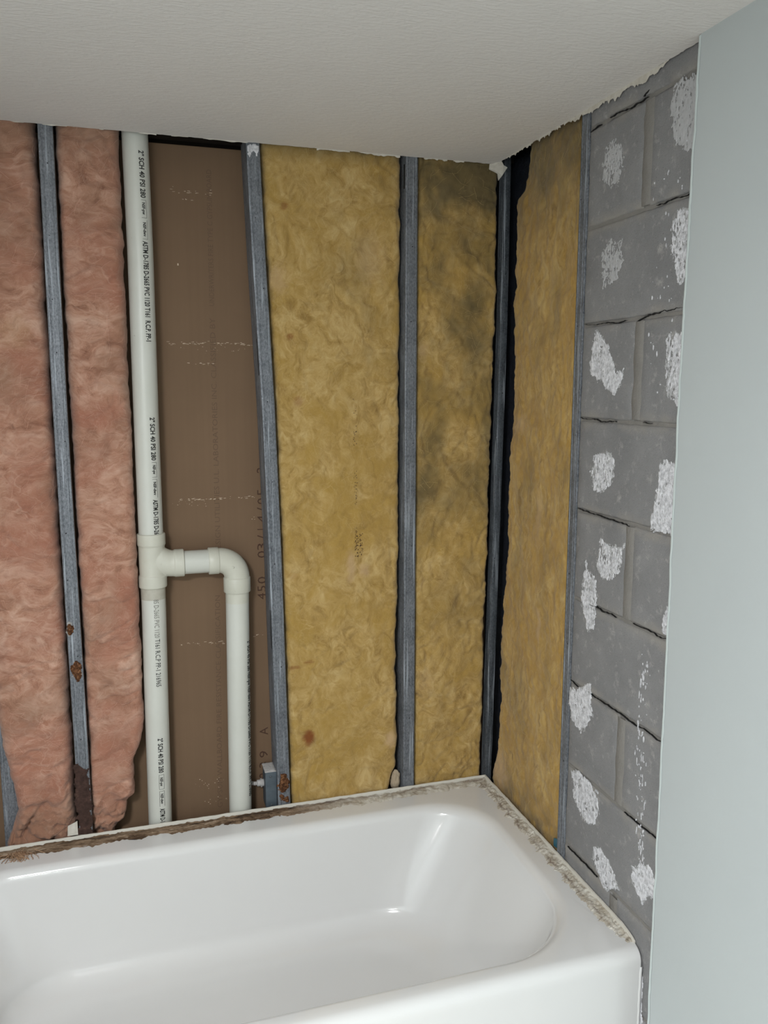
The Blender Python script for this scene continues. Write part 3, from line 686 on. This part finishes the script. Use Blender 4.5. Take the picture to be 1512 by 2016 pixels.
# ------------------------------------------------------------------ glass wool batts
SURF = {}
def batt(name, label, lft, rgt, zb, zt, front, frame, mat, fibre, p, stains=(), dirt_shade=None, nfib=700, cell=.0042, backd=.07, bottom=.0, fiblen=.05):
    root = thing(name, label, 'insulation')
    sd = p['seed']; nu = max(20, int((rgt((zb+zt)/2)-lft((zb+zt)/2))/cell)); nz = int((zt-zb)/cell)
    def prof(t):
        u_ = abs(t)
        return (1-u_**p.get('pw', 9))**.5 if u_ < 1 else 0
    def surf(t, z):
        le = lft(z)+p['edge']*fbm(z*26, sd, 1.1, 4); re = rgt(z)+p['edge']*fbm(z*26, sd+5, 2.2, 4)
        a = (le+re)/2+(re-le)/2*t; k = prof(t)
        kz = 1.0
        if bottom > 0: kz = min(1, max(0, (z-zb)/bottom))**.5
        k *= kz
        l1 = N3(a*5, z*4, sd)*p['a1']; l2 = fbm(a*16, z*16, sd+2, 3)*p['a2']; l3 = fbm(a*60, z*55, sd+4, 3)*p['a3']
        cr = 0
        if p.get('crease', 0):
            q = abs(fbm(a*p['cf'][0]+.6*N3(a*6, z*6, sd), z*p['cf'][1]+.6*N3(a*5, z*7, sd+1), sd+7, 3))
            cr = p['crease']*max(0, 1-q/.09)
        if p.get('torn'):
            q = min(1, max(0, (p['torn']-z)/.08)); l3 += q*(.014*fbm(a*38, z*38, sd+3, 4)+.006*fbm(a*120, z*120, sd, 3))
            cr += q*.020*max(0, 1-abs(N3(a*14, z*6, sd+8))/.12)
        d = front(z)+l1+l2+l3+cr
        return a, backd+(d-backd)*k, z
    V = []; F = []; st = []; dr = []; pl = []
    ts = []
    for j in range(nu+1):
        q = -1+2*j/nu; ts.append(math.copysign(1-(1-abs(q))**1.55, q))
    for i in range(nz+1):
        z = zb+(zt-zb)*i/nz
        for t in ts:
            a, d, zz_ = surf(t, z); V.append(frame(a, d, zz_))
            s = 0; pa = 0
            for (sa, sz, ra, rz, kind, amt) in stains:
                e = 1-math.hypot((a-sa)/ra, (z-sz)/rz)+.35*fbm(a*60, z*60, sa*9, 3)
                if kind == 'r': s = max(s, amt*min(1, max(0, e*2)))
                else: pa = max(pa, amt*min(1, max(0, e*1.6)))
            st.append(s); pl.append(pa); dr.append(dirt_shade(a, z) if dirt_shade else 0)
    W = nu+1
    for i in range(nz):
        for j in range(nu): F.append((i*W+j, i*W+j+1, (i+1)*W+j+1, (i+1)*W+j))
    o = mesh_obj('wool', V, F, mat, root, True)
    bm = bmesh.new(); bm.from_mesh(o.data); bmesh.ops.recalc_face_normals(bm, faces=bm.faces[:]); bm.to_mesh(o.data); bm.free()
    for nm, arr in (('rusty', st), ('dirt_shade', dr), ('pale', pl)):
        at = o.data.attributes.new(nm, 'FLOAT', 'POINT'); at.data.foreach_set('value', arr)
    SURF[label] = (surf, lft, rgt, root)
    # loose fibres
    rnd = random.Random(int(sd*10)); mb = MB()
    for k in range(int(nfib*p.get('ff', .5))):
        t = rnd.uniform(-.97, .97); z = rnd.uniform(zb+.03, zt-.03); th = rnd.gauss(p.get('fdir', 1.57), p.get('fspread', 1.2)); cv = rnd.gauss(0, 7); L = rnd.uniform(.3, 1)*fiblen
        if rnd.random() < .5: th += math.pi
        n = 7; pts = []; x = t; zc = z; lift = rnd.uniform(-.0006, .0016)
        for i in range(n):
            if abs(x) > .99: break
            a, d, _ = surf(x, zc); pts.append(frame(a, d-.0003-lift*math.sin(math.pi*i/(n-1)), zc))
            hw = (rgt(zc)-lft(zc))/2; x += L/n*math.cos(th)/hw; zc += L/n*math.sin(th); th += cv*L/n+rnd.gauss(0, .2); zc = min(zt-.01, max(zb+.005, zc))
        if len(pts) > 3: mb.tube(pts, rnd.uniform(.00010, .00026), 3, False)
    q = mb.out('loose_fibres', fibre, root, True); q['kind'] = 'stuff'
    return root
yp = dict(seed=3.3, edge=.004, a1=.006, a2=.0045, a3=.0016, crease=.003, cf=(7, 5), pw=26, fdir=1.4, fspread=1.1)
def dirt_shade_y1(a, z):
    d = max(0, fbm(a*9, z*7, 3, 4))*.55*min(1, max(0, (a+.52)/.2))*min(1, max(0, (z-1.3)/.5)) + max(0, .06-(a-f2(z)-.033))*2.2*max(0, N3(z*9, 1, 1)+.3)
    d += .5*max(0, (z-2.07)/.04)  # shade below the ceiling painted into the wool colour
    return min(.8, max(0, d))
batt('insulation_batt', 'wide yellow glass wool batt with brown stains beside the brown board', lambda z: f2(z)+.0345, lambda z: interp([(.38, -.296), (.42, -.284), (.46, -.270), (.55, -.266), (.9, -.268), (.95, -.262), (2.1, -.2595)], z),
     .32, 2.15, lambda z: .008, back, M['yellow'], M['fibre_y'], yp,
     [(-.569, 1.968, .014, .012, 'r', .55), (-.561, 1.653, .012, .010, 'r', .6), (-.54, 1.49, .018, .015, 'r', .45), (-.526, .579, .021, .026, 'r', .95), (-.560, .780, .020, .007, 'r', .55), (-.525, .792, .020, .005, 'r', .5),
      (-.588, 1.79, .034, .05, 'p', .5), (-.405, 1.05, .016, .05, 'p', .75), (-.370, 1.035, .02, .022, 'p', .7), (-.29, .543, .026, .026, 'p', .85), (-.56, 1.03, .014, .012, 'r', .2), (-.35, 1.85, .05, .09, 'p', .3)], dirt_shade_y1, 900)
y2 = dict(yp); y2.update(seed=7.7, a1=.006, a2=.006, a3=.0026, crease=.005, cf=(9, 7))
def dirt_y2(a, z):
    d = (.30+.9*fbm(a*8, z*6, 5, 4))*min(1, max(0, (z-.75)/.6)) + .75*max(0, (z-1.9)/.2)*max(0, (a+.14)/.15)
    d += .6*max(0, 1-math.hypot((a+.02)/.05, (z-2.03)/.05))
    return min(.85, max(0, d))
batt('insulation_batt', 'narrow yellow glass wool batt with grey grime in its upper half', lambda z: f3(z)+.0345, lambda z: f4(z)-.006, .32, 2.15, lambda z: .012, back, M['yellow'], M['fibre_y'], y2,
     [(-.20, 1.62, .02, .03, 'p', .4), (-.19, .70, .04, .05, 'p', .25)], dirt_y2, 1100, fiblen=.07)
y3 = dict(yp); y3.update(seed=12.1, pw=24, a1=.005, a2=.0045, a3=.0026, edge=.007, crease=.002, cf=(14, 3), fdir=1.57, fspread=.5)
rq = lambda z: interp([(.40, .018), (.44, .026), (.472, .042), (.5, .050), (.615, .056), (.838, .054), (1.06, .073), (1.272, .077), (1.476, .094), (1.61, .092), (1.79, .088), (1.95, .085), (1.99, .084), (2.002, .088), (2.014, .122), (2.03, .128), (2.045, .140), (2.09, .150), (2.15, .16)], z)-.018
batt('insulation_batt', 'amber yellow glass wool batt with ragged left edge on the right wall', rq, lambda z: .4125, .32, 2.17, lambda z: .014, lambda a, d, z: (d, -a, z), M['amber'], M['fibre_y'], y3,
     [(.14, 1.43, .05, .03, 'p', .45), (.27, .93, .012, .06, 'p', .6), (.05, .44, .08, .08, 'p', .75), (.25, 1.2, .02, .09, 'p', .35)], lambda a, z: min(.7, max(0, .5*max(0, fbm(a*10, z*5, 8, 3))+.6*max(0, (.50-z)/.12)*max(0, fbm(a*25, z*25, 8, 3)+.6)+.75*max(0, (z-1.86)/.2)*(.6+.8*max(0, fbm(a*16, z*9, 3, 3)+.3)))), 900, fiblen=.06)  # dirt, with shade near the ceiling painted over the top
pk = dict(seed=20.2, edge=.004, a1=.012, a2=.009, a3=.0007, crease=.006, cf=(4.5, 7), torn=.52, ff=.28, pw=7, fdir=.5, fspread=.7)
batt('insulation_batt', 'pink glass wool batt left of the rusted stud, narrowing to a torn foot', lambda z: interp([(.38, -1.298), (.42, -1.285), (.47, -1.268), (.55, -1.277), (.64, -1.292), (.75, -1.302), (2.1, -1.302)], z), lambda z: interp([(.38, -1.1325), (2.1, -1.1325)], z),
     .36, 2.15, lambda z: .006+.012*max(0, (.5-z)/.1), back, M['pink'], M['fibre_p'], pk, [(-1.2, 1.65, .05, .05, 'p', .2)], lambda a, z: min(.6, max(0, .55*max(0, fbm(a*7, z*6, 2, 3)+.1)+.7*max(0, (z-2.0)/.12)+.5*max(0, (.5-z)/.1))), 1000, backd=.050, fiblen=.07)  # top ramp paints in ceiling shade; also darker toward the foot
p2 = dict(pk); p2.update(seed=26.4)
batt('insulation_batt', 'pink glass wool batt beside the white pipe with a crumpled torn foot', lambda z: interp([(.38, -1.100), (.5, -1.094), (2.1, -1.0905)], z),
     lambda z: interp([(.385, -1.040), (.400, -1.032), (.412, -1.012), (.455, -1.006), (.478, -.985), (.5, -.984), (.513, -.988), (.569, -.984), (.608, -.967), (.661, -.955), (.75, -.955), (2.1, -.9525)], z),
     .36, 2.15, lambda z: interp([(.40, .022), (.44, .012), (.5, .002), (.56, .012), (.7, .006), (2.1, .004)], z), back, M['pink'], M['fibre_p'], p2, [], lambda a, z: min(.6, max(0, .5*max(0, fbm(a*7, z*6, 6, 3))+.7*max(0, (z-2.0)/.12)+.5*max(0, (.47-z)/.08))), 1000, backd=.050, fiblen=.07)  # dirt plus painted ceiling shade at the top, darker again at the foot

# dotted maker's print on the wide yellow batt
def dots():
    surf, lft, rgt, root = SURF['wide yellow glass wool batt with brown stains beside the brown board']
    mb = MB(); rnd = random.Random(5)
    for (x, z0, z1, n) in ((-.392, 1.36, 1.50, 22), (-.390, 1.215, 1.31, 34), (-.389, 1.075, 1.155, 60), (-.376, 1.075, 1.14, 40)):
        for i in range(n):
            xx = x+rnd.choice((-.004, -.002, 0, .002, .004))+rnd.uniform(-.0006, .0006); z = rnd.uniform(z0, z1); q = rnd.uniform(.0005, .0010)
            t = (xx-(lft(z)+rgt(z))/2)/((rgt(z)-lft(z))/2); a, d, _ = surf(t, z); mb.box(a-q, a+q, d-.0011, d+.0008, z-q, z+q)
    o = mb.out('dotted_print', M['print_brown'], root); o['kind'] = 'stuff'
dots()

# ------------------------------------------------------------------ small leftovers in the wall
mb = MB(); n = 60; cols = []
for i in range(n+1):
    z = .3+1.85*i/n; q = lambda k: .0025*N3(z*9, k, 4.4)
    a = [(.028, .088+q(1)*.8, z), (.060, .086+q(2)*.8, z), (.076+q(3), .078, z), (.080+q(4), .03, z), (.079+q(5), -.05, z), (.080+q(6), -.16, z)]
    cols.append(a+[(x+.0015, y+.0015, z) for x, y, z in a[::-1]])
mb.loft(cols, True); tag(mb.out('building_paper', M['felt'], None, True), 'black building paper showing in the gap of the corner', 'paper')
def lump(name, label, cat, c, s, mat, seed, rough=.25):
    bm = bmesh.new(); bmesh.ops.create_icosphere(bm, subdivisions=4, radius=1)
    for v in bm.verts:
        n = v.co.copy(); k = 1+rough*fbm(n.x*1.7, n.y*1.7, n.z*1.7+seed, 4); v.co = Vector((c[0]+n.x*k*s[0], c[1]+n.y*k*s[1], c[2]+n.z*k*s[2]))
    me = bpy.data.meshes.new(name); bm.to_mesh(me); bm.free(); me.materials.append(mat); me.polygons.foreach_set('use_smooth', [True]*len(me.polygons))
    return tag(link(bpy.data.objects.new(name, me)), label, cat)
lump('foam_lump', 'small tan foam lump at the foot of the bright stud', 'foam', (-.274, .018, .413), (.014, .010, .030), M['foam'], 3)
o = scrap('paper_scrap', [(-1.152, -.004, .404), (-1.127, -.004, .404), (-1.127, -.004, .441), (-1.135, -.004, .437), (-1.150, -.004, .431)], .0015, (0, 1, 0), M['tape']); tag(o, 'off-white paper scrap beside the dark rusted stud foot', 'paper')
o = scrap('plastic_strip', [(.004, -.398, .398), (.004, -.4185, .402), (.004, -.4185, .427), (.004, -.398, .419)], .002, (1, 0, 0), M['blue']); tag(o, 'blue plastic strip end low beside the narrow right stud', 'strip')

# ------------------------------------------------------------------ bathtub
tub = thing('bathtub', 'white enamel bathtub with dirty old caulk along the walls', 'bathtub')
def rrect(x0, x1, y0, y1, z, rad, n=14, ne=10):
    """rad: (back right, front right, front left, back left)"""
    pts = []
    cs = [((x1, y1), rad[0], (1, 1), 90), ((x1, y0), rad[1], (1, -1), 0), ((x0, y0), rad[2], (-1, -1), -90), ((x0, y1), rad[3], (-1, 1), 180)]
    arcs = []
    for (cx, cy), r_, (sx, sy), a0 in cs:
        ox, oy = cx-sx*r_, cy-sy*r_
        arcs.append([(ox+r_*math.cos(math.radians(a0-90*i/n)), oy+r_*math.sin(math.radians(a0-90*i/n)), z) for i in range(n+1)])
    for k in range(4):
        a, nx_ = arcs[k], arcs[(k+1) % 4]; pts += a
        for i in range(1, ne):
            t = i/ne; pts.append(tuple(a[-1][q]+(nx_[0][q]-a[-1][q])*t for q in range(3)))
    return pts
TX0, TX1, TY0, TY1, TZ = -1.521, -.004, -.783, -.003, .3855
rings = []
s = (.004,)*4
rings.append(rrect(TX0, TX1, TY0-.004, TY1, .002, s)); rings.append(rrect(TX0, TX1, TY0, TY1, .20, s)); rings.append(rrect(TX0, TX1, TY0, TY1, TZ-.030, s))
for i in range(1, 9):
    a = math.pi/2*i/8; rr = .026; rings.append(rrect(TX0, TX1, TY0+rr*(1-math.cos(a)), TY1, TZ-rr+rr*math.sin(a), s))
RB = (.165, .20, .14, .12)
IX0, IX1, IY0, IY1 = -1.42, -.062, -.737, -.078
def inner(d, z, dr=0, ex=0, sx=0): return rrect(IX0+d+sx, IX1-d-ex, IY0+d*.75, IY1-d, z, tuple(min(.205, max(.03, q+d*.3-dr)) for q in RB))
rings.append(inner(-.012, TZ-.0004)); rings.append(inner(0, TZ-.0012))
for i in range(1, 11):
    a = math.pi/2*i/10*.88; rr = .030; rings.append(inner(rr*math.sin(a)*.9, TZ-.0012-rr*(1-math.cos(a))))
for i in range(1, 13):
    t = i/12; rings.append(inner(.027+.036*t, TZ-.028-.207*t, -.02*t, .085*t, .06*t))
for i in range(1, 11):
    a = math.pi/2*i/10; rr = .06; rings.append(inner(.063+rr*(1-math.cos(a))*1.25+rr*.22*math.sin(a), TZ-.235-rr*math.sin(a), -.02+.04*math.sin(a), .085+.03*math.sin(a), .06))
mb = MB(); mb.loft(rings, True); sh = mb.out('tub_shell', M['enamel'], tub, True); sharp_by_angle(sh.data, 60)
# upturned nailing lip
mb = MB()
n = 200; rows = []
for i in range(n+1):
    x = -1.52+1.515*i/n; h = .4005+.0012*fbm(x*30, 2, 2, 3); rows.append([(x, -.0045, .383), (x, -.0045+.0006*N3(x*40, 1, 1), h), (x, -.0022, h), (x, -.0022, .383)])
mb.loft(rows, True); mb.out('back_lip', M['lip'], tub)
rows = []; mb = MB()
for i in range(n+1):
    y = -.003-.752*i/n; h = .4005+.0014*fbm(y*30, 5, 2, 3)-.012*max(0, (-y-.70)/.055)**2; rows.append([(-.0062, y, .382), (-.0062+.0006*N3(y*40, 1, 4), y, h), (-.0025, y, h), (-.0025, y, .382)])
mb.loft(rows, True); mb.out('side_lip', M['lip'], tub)
# residue of old caulk and thinset along the lip
def residue(name, along, label, width, seed):
    n = 520; prof = 12; V = []; F = []
    for i in range(n+1):
        t = i/n
        wd = width*(.86+.30*fbm(t*30, seed, 1, 4)+.14*N3(t*160, seed, 2))
        for j in range(prof+1):
            s_ = j/prof; q = .0055+(wd-.0055)*s_
            h = (.0075*(1-s_)**.8+.0028*(fbm(t*90, s_*3+seed, 4, 4)+.35)+.0022*(1 if N3(t*26, s_*4, seed) > .12 else 0))*(1-s_**5)
            if s_ < .25: h -= .004*max(0, N3(t*12, seed, 7)+.15)
            V.append(along(t, q, TZ-.0015+max(.0004, h)))
    for i in range(n):
        for j in range(prof): F.append((i*(prof+1)+j, i*(prof+1)+j+1, (i+1)*(prof+1)+j+1, (i+1)*(prof+1)+j))
    sm = []
    for i in range(n+1):
        t = i/n
        for j in range(prof+1):
            s_ = j/prof; c_ = (.20 if seed < 2 else .62)+.10*fbm(t*18, seed, 9, 3); sm.append(min(1, max(0, 1-abs(s_-c_)/(.11+.05*N3(t*40, seed, 3)))*max(0, min(1, .75+1.6*fbm(t*9, seed, 6, 3)))))
    o = mesh_obj(name, V, F, M['caulk'], tub, True)
    at = o.data.attributes.new('seam', 'FLOAT', 'POINT'); at.data.foreach_set('value', sm)
    bm = bmesh.new(); bm.from_mesh(o.data); bmesh.ops.recalc_face_normals(bm, faces=bm.faces[:]); bm.to_mesh(o.data); bm.free()
    o['label'] = label; return o
residue('caulk_residue', lambda t, q, z: (-1.5+1.494*t, -q, z), 'brown and grey caulk residue along the back rim', .044, 1.0)
residue('caulk_residue', lambda t, q, z: (-q, -.006-.745*t, z-.006*max(0, (t-.93)/.07)), 'pale cracked caulk along the right rim', .042, 4.0)
# vertical caulk bead down the apron's right edge
rows = []; mb = MB()
for i in range(80):
    z = .352-.350*i/79; wd = .0085+.0022*N3(z*50, 3, 1); y = TY0-.004*max(0, 1-z/.2); rows.append([(-.0035, y+.002, z), (-.0036, y-.0012, z), (-.006, y-.0018-.0006*N3(z*60, 1, 1), z), (-wd, y-.0010, z), (-wd-.0015, y+.0006, z)])
mb.loft(rows, False, False); mb.out('caulk_bead', M['enamel'], tub, True)
# mortar smear and crumbs on the blocks beside the apron
dab([(-.765, .345), (-.785, .335), (-.79, .20), (-.79, .05), (-.775, .05), (-.772, .25)], 31, .45, wall_right, .002, 'mortar_smear', M['dab'])
# ------------------------------------------------------------------ specks and tufts on the bath
def tuft():
    mb = MB(); rnd = random.Random(4)
    for i in range(46):
        x, y, z = -1.262+rnd.gauss(0, .012), -.022+rnd.gauss(0, .006), TZ+.006; pts = []; th = rnd.uniform(-2.4, -.8)
        for k in range(7):
            pts.append((x, y, max(TZ+.0012, z-.0008*k))); x += .006*math.cos(th); y += .006*math.sin(th); th += rnd.gauss(0, .35)
        mb.tube(pts, rnd.uniform(.0004, .0010), 4)
    tag(mb.out('fibre_tuft', M['tan'], None, True), 'tan fibre tuft lying on the bath rim at far left', 'tuft')
tuft()
